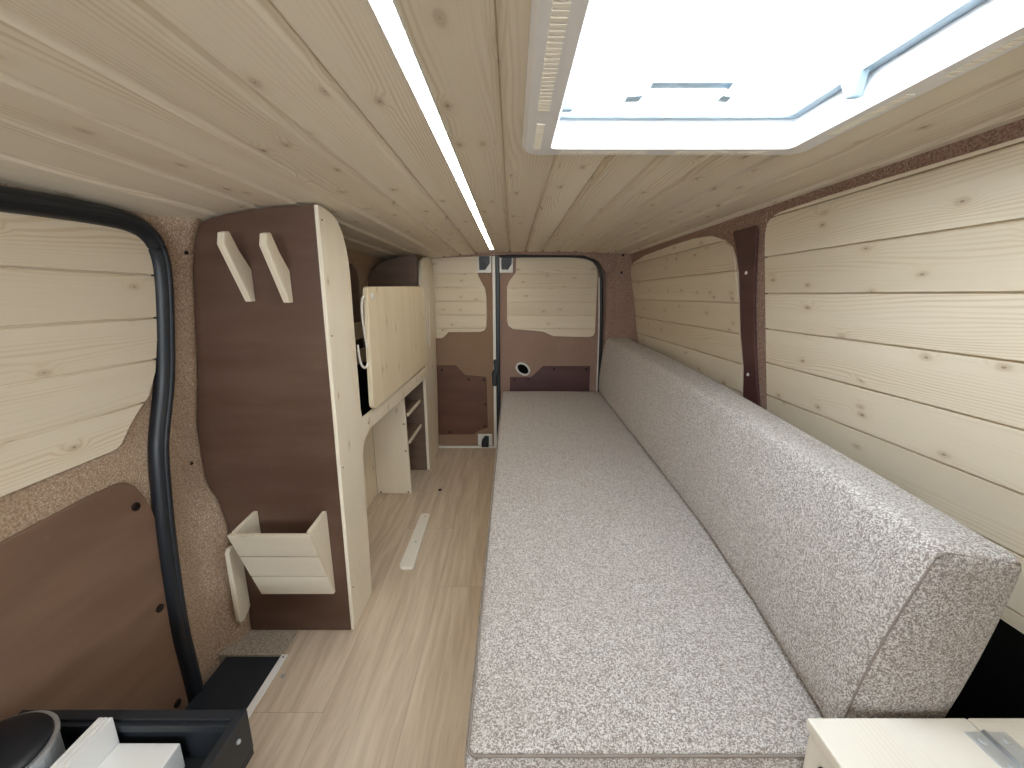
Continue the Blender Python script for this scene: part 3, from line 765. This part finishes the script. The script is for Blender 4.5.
# ------------------------------------------------------------------ pale box in the near right corner
t = thing('storage_box', 'pale wooden box with hinged lid in the near right corner', 'box', (.58, .22, 0))
mb = MB(2); mb.piece().box(.400, .80, .02, .424, .002, .487); bdy = mb.build('body', 'pine_white', t, bevel=.002)
mb = MB(1); mb.piece().box(.397, .6105, .015, .428, .488, .505); mb.build('lid', 'pine_white', t, bevel=.002)
mb = MB(0); mb.piece().box(.6125, .815, .015, .428, .488, .505); mb.build('fixed_top', 'pine_white', t, bevel=.002)
mb = MB(); mb.slab([(.588, .30), (.610, .30), (.610, .409), (.588, .409)], lambda a, b, d: (a, b, .505 + d), 0, .0018); mb.slab([(.613, .30), (.640, .30), (.640, .409), (.613, .409)], lambda a, b, d: (a, b, .505 + d), 0, .0018)
hg = mb.build('hinge', 'steel', t, bevel=.0005)
mb = MB(); mb.tube([(.6115, .30, .5075), (.6115, .409, .5075)], .0028, 10); mb.build('pin', 'steel', hg, smooth=True)
for a, b in ((.598, .397), (.628, .397), (.600, .368), (.628, .360), (.600, .325), (.628, .325)): screw((a, b, .5068), (0, 0, 1), .0042, hg, 'steel', h=.0012)
screw((.399, .392, .462), (-1, 0, 0), .006, t)

# ------------------------------------------------------------------ black drawer box in the near left corner
t = thing('drawer_box', 'open black drawer box in the near left corner by the sliding door', 'drawer', (-.67, .3, -.05))
mb = MB(); mb.box(-.858, -.50, .02, .53, -.054, .231); mb.build('carcass', 'void', t, bevel=.002)
mb = MB(); mb.box(-.884, -.478, .02, .575, .2315, .244); mb.build('bottom', 'black', t)
mb = MB(); mb.box(-.494, -.478, .02, .577, .2445, .330); sp = mb.build('side_panel', 'black', t, bevel=.001)
screw((-.478, .545, .30), (1, 0, 0), .004, sp, 'steel')
mb = MB(); mb.box(-.884, -.872, .02, .577, .2445, .330); mb.build('side_panel', 'black', t, bevel=.001)
mb = MB(); mb.box(-.8715, -.4945, .560, .577, .2445, .330); mb.build('back_panel', 'black', t, bevel=.001)
mb = MB(); mb.box(-.8715, -.4945, .552, .5595, .311, .325); mb.build('runner', 'black', t, bevel=.001)
# white boards standing in the drawer
mb = MB(1); mb.box(-.0035, .0035, -.13, .13, 0, .106)
lab = ['outermost thin white board standing on edge in black drawer, beside the pot', 'middle thin white board standing on edge in the black drawer', 'thin white board standing on edge in drawer, beside the flat white board']
w0 = mb.build('white_board', 'white', None, bevel=.001); w0.location = (-.708, .418, .2445); tag(w0, lab[0], 'board', 'thin white boards in the drawer')
for i in (1, 2):
    w = w0.copy(); w.location.x = -.708 + .0085 * i; w.location.z = .2445; COL.objects.link(w); w['label'] = lab[i]
mb = MB(1); mb.box(-.686, -.578, .10, .545, .2445, .298)
tag(mb.build('storage_block', 'white', None, bevel=.002), 'flat thick white board lying in the black drawer', 'board')
# steel pot with a black lid
t = thing('cooking_pot', 'round steel pot with black lid in the black drawer', 'pot', (-.792, .462, .2445))
c = (-.792, .462, .2445)
mb = MB(); mb.lathe([(.066, 0), (.073, .006), (.074, .122), (.077, .126), (.077, .132), (.072, .132)], c); mb.build('body', 'steel', t, smooth=False)
mb = MB(); mb.lathe([(.0715, .1325), (.070, .137), (.052, .144), (.02, .148), (.004, .149)], c); ld = mb.build('lid', 'rubber', t, smooth=True)
mb = MB(); mb.lathe([(.010, .1492), (.009, .154), (.019, .160), (.020, .168), (.012, .173), (.003, .174)], c, 24); mb.build('knob', 'rubber', ld, smooth=True)

# ------------------------------------------------------------------ small things on the floor
mb = MB(1); B = [(-.448, 1.40), (-.444, 1.388), (-.434, 1.383), (-.400, 1.383), (-.391, 1.388), (-.389, 1.40), (-.401, 1.765), (-.404, 1.777), (-.412, 1.782), (-.436, 1.782), (-.444, 1.777), (-.446, 1.765)]
mb.piece().slab(B, lambda a, b, d: (a, b, d), .0005, .0125)
t = tag(mb.build('wood_strip', 'pine_white', None, bevel=.0015), 'short pale pine strip lying in the middle of the wooden floor', 'wood strip')
screw((-.421, 1.755, .0125), (0, 0, 1), .003, t, h=.0008); screw((-.419, 1.55, .0125), (0, 0, 1), .003, t, h=.0008)
mb = MB(); mb.disc((-.401, 2.046, .0002), (0, 0, 1), .010, .003, 14, dome=.001)
tag(mb.build('floor_bolt', 'screw'), 'dark bolt head in the floor before the rear doors', 'bolt')
mb = MB(); mb.disc((-.652, .93, .0002), (0, 0, 1), .006, .002, 12, dome=.001)
tag(mb.build('floor_screw', 'steel'), 'small screw head in the floor beside the white step trim', 'screw')
t = thing('step_trim', 'white metal edge trim between the floor and the black step', 'edge trim', (-.69, .8, 0))
mb = MB(1); mb.box(-.694, -.674, .35, 1.0, .0003, .0035); e = mb.build('profile', 'white', t, bevel=.001)
screw((-.684, .99, .0035), (0, 0, 1), .0025, e, h=.0006)

# ------------------------------------------------------------------ light
w = bpy.data.worlds.new('World'); scene.world = w; w.use_nodes = True
bg = w.node_tree.nodes['Background']; bg.inputs[0].default_value = (.86, .94, 1.0, 1); bg.inputs[1].default_value = 7.5
def portal(name, loc, rot, sx, sy):
    l = bpy.data.lights.new(name, 'AREA'); l.shape = 'RECTANGLE'; l.size = sx; l.size_y = sy; l.cycles.is_portal = True
    o = bpy.data.objects.new(name, l); COL.objects.link(o); o.location = loc; o.rotation_euler = rot
portal('cab_portal', (0, Y0 + .002, 1.01), (PI / 2, 0, 0), 1.56, .46)
portal('hatch_portal', (.2725, .555, 1.450), (0, 0, 0), .50, .50)

# ------------------------------------------------------------------ camera
cam = bpy.data.cameras.new('Camera'); co = bpy.data.objects.new('Camera', cam); COL.objects.link(co)
cam.sensor_width = 36; cam.lens = 400 / 1024 * 36; cam.clip_start = .01
co.location = (0, 0, 1.06); co.rotation_euler = (PI / 2 - math.atan(89 / 400), 0, 0)
scene.camera = co

vs_ = scene.view_settings
vs_.view_transform = 'Standard'; vs_.look = 'None'; vs_.gamma = 1; vs_.use_curve_mapping = False
vs_.exposure = 1.0
scene.cycles.use_denoising = True
scene.cycles.max_bounces = 10; scene.cycles.diffuse_bounces = 6; scene.cycles.transparent_max_bounces = 8
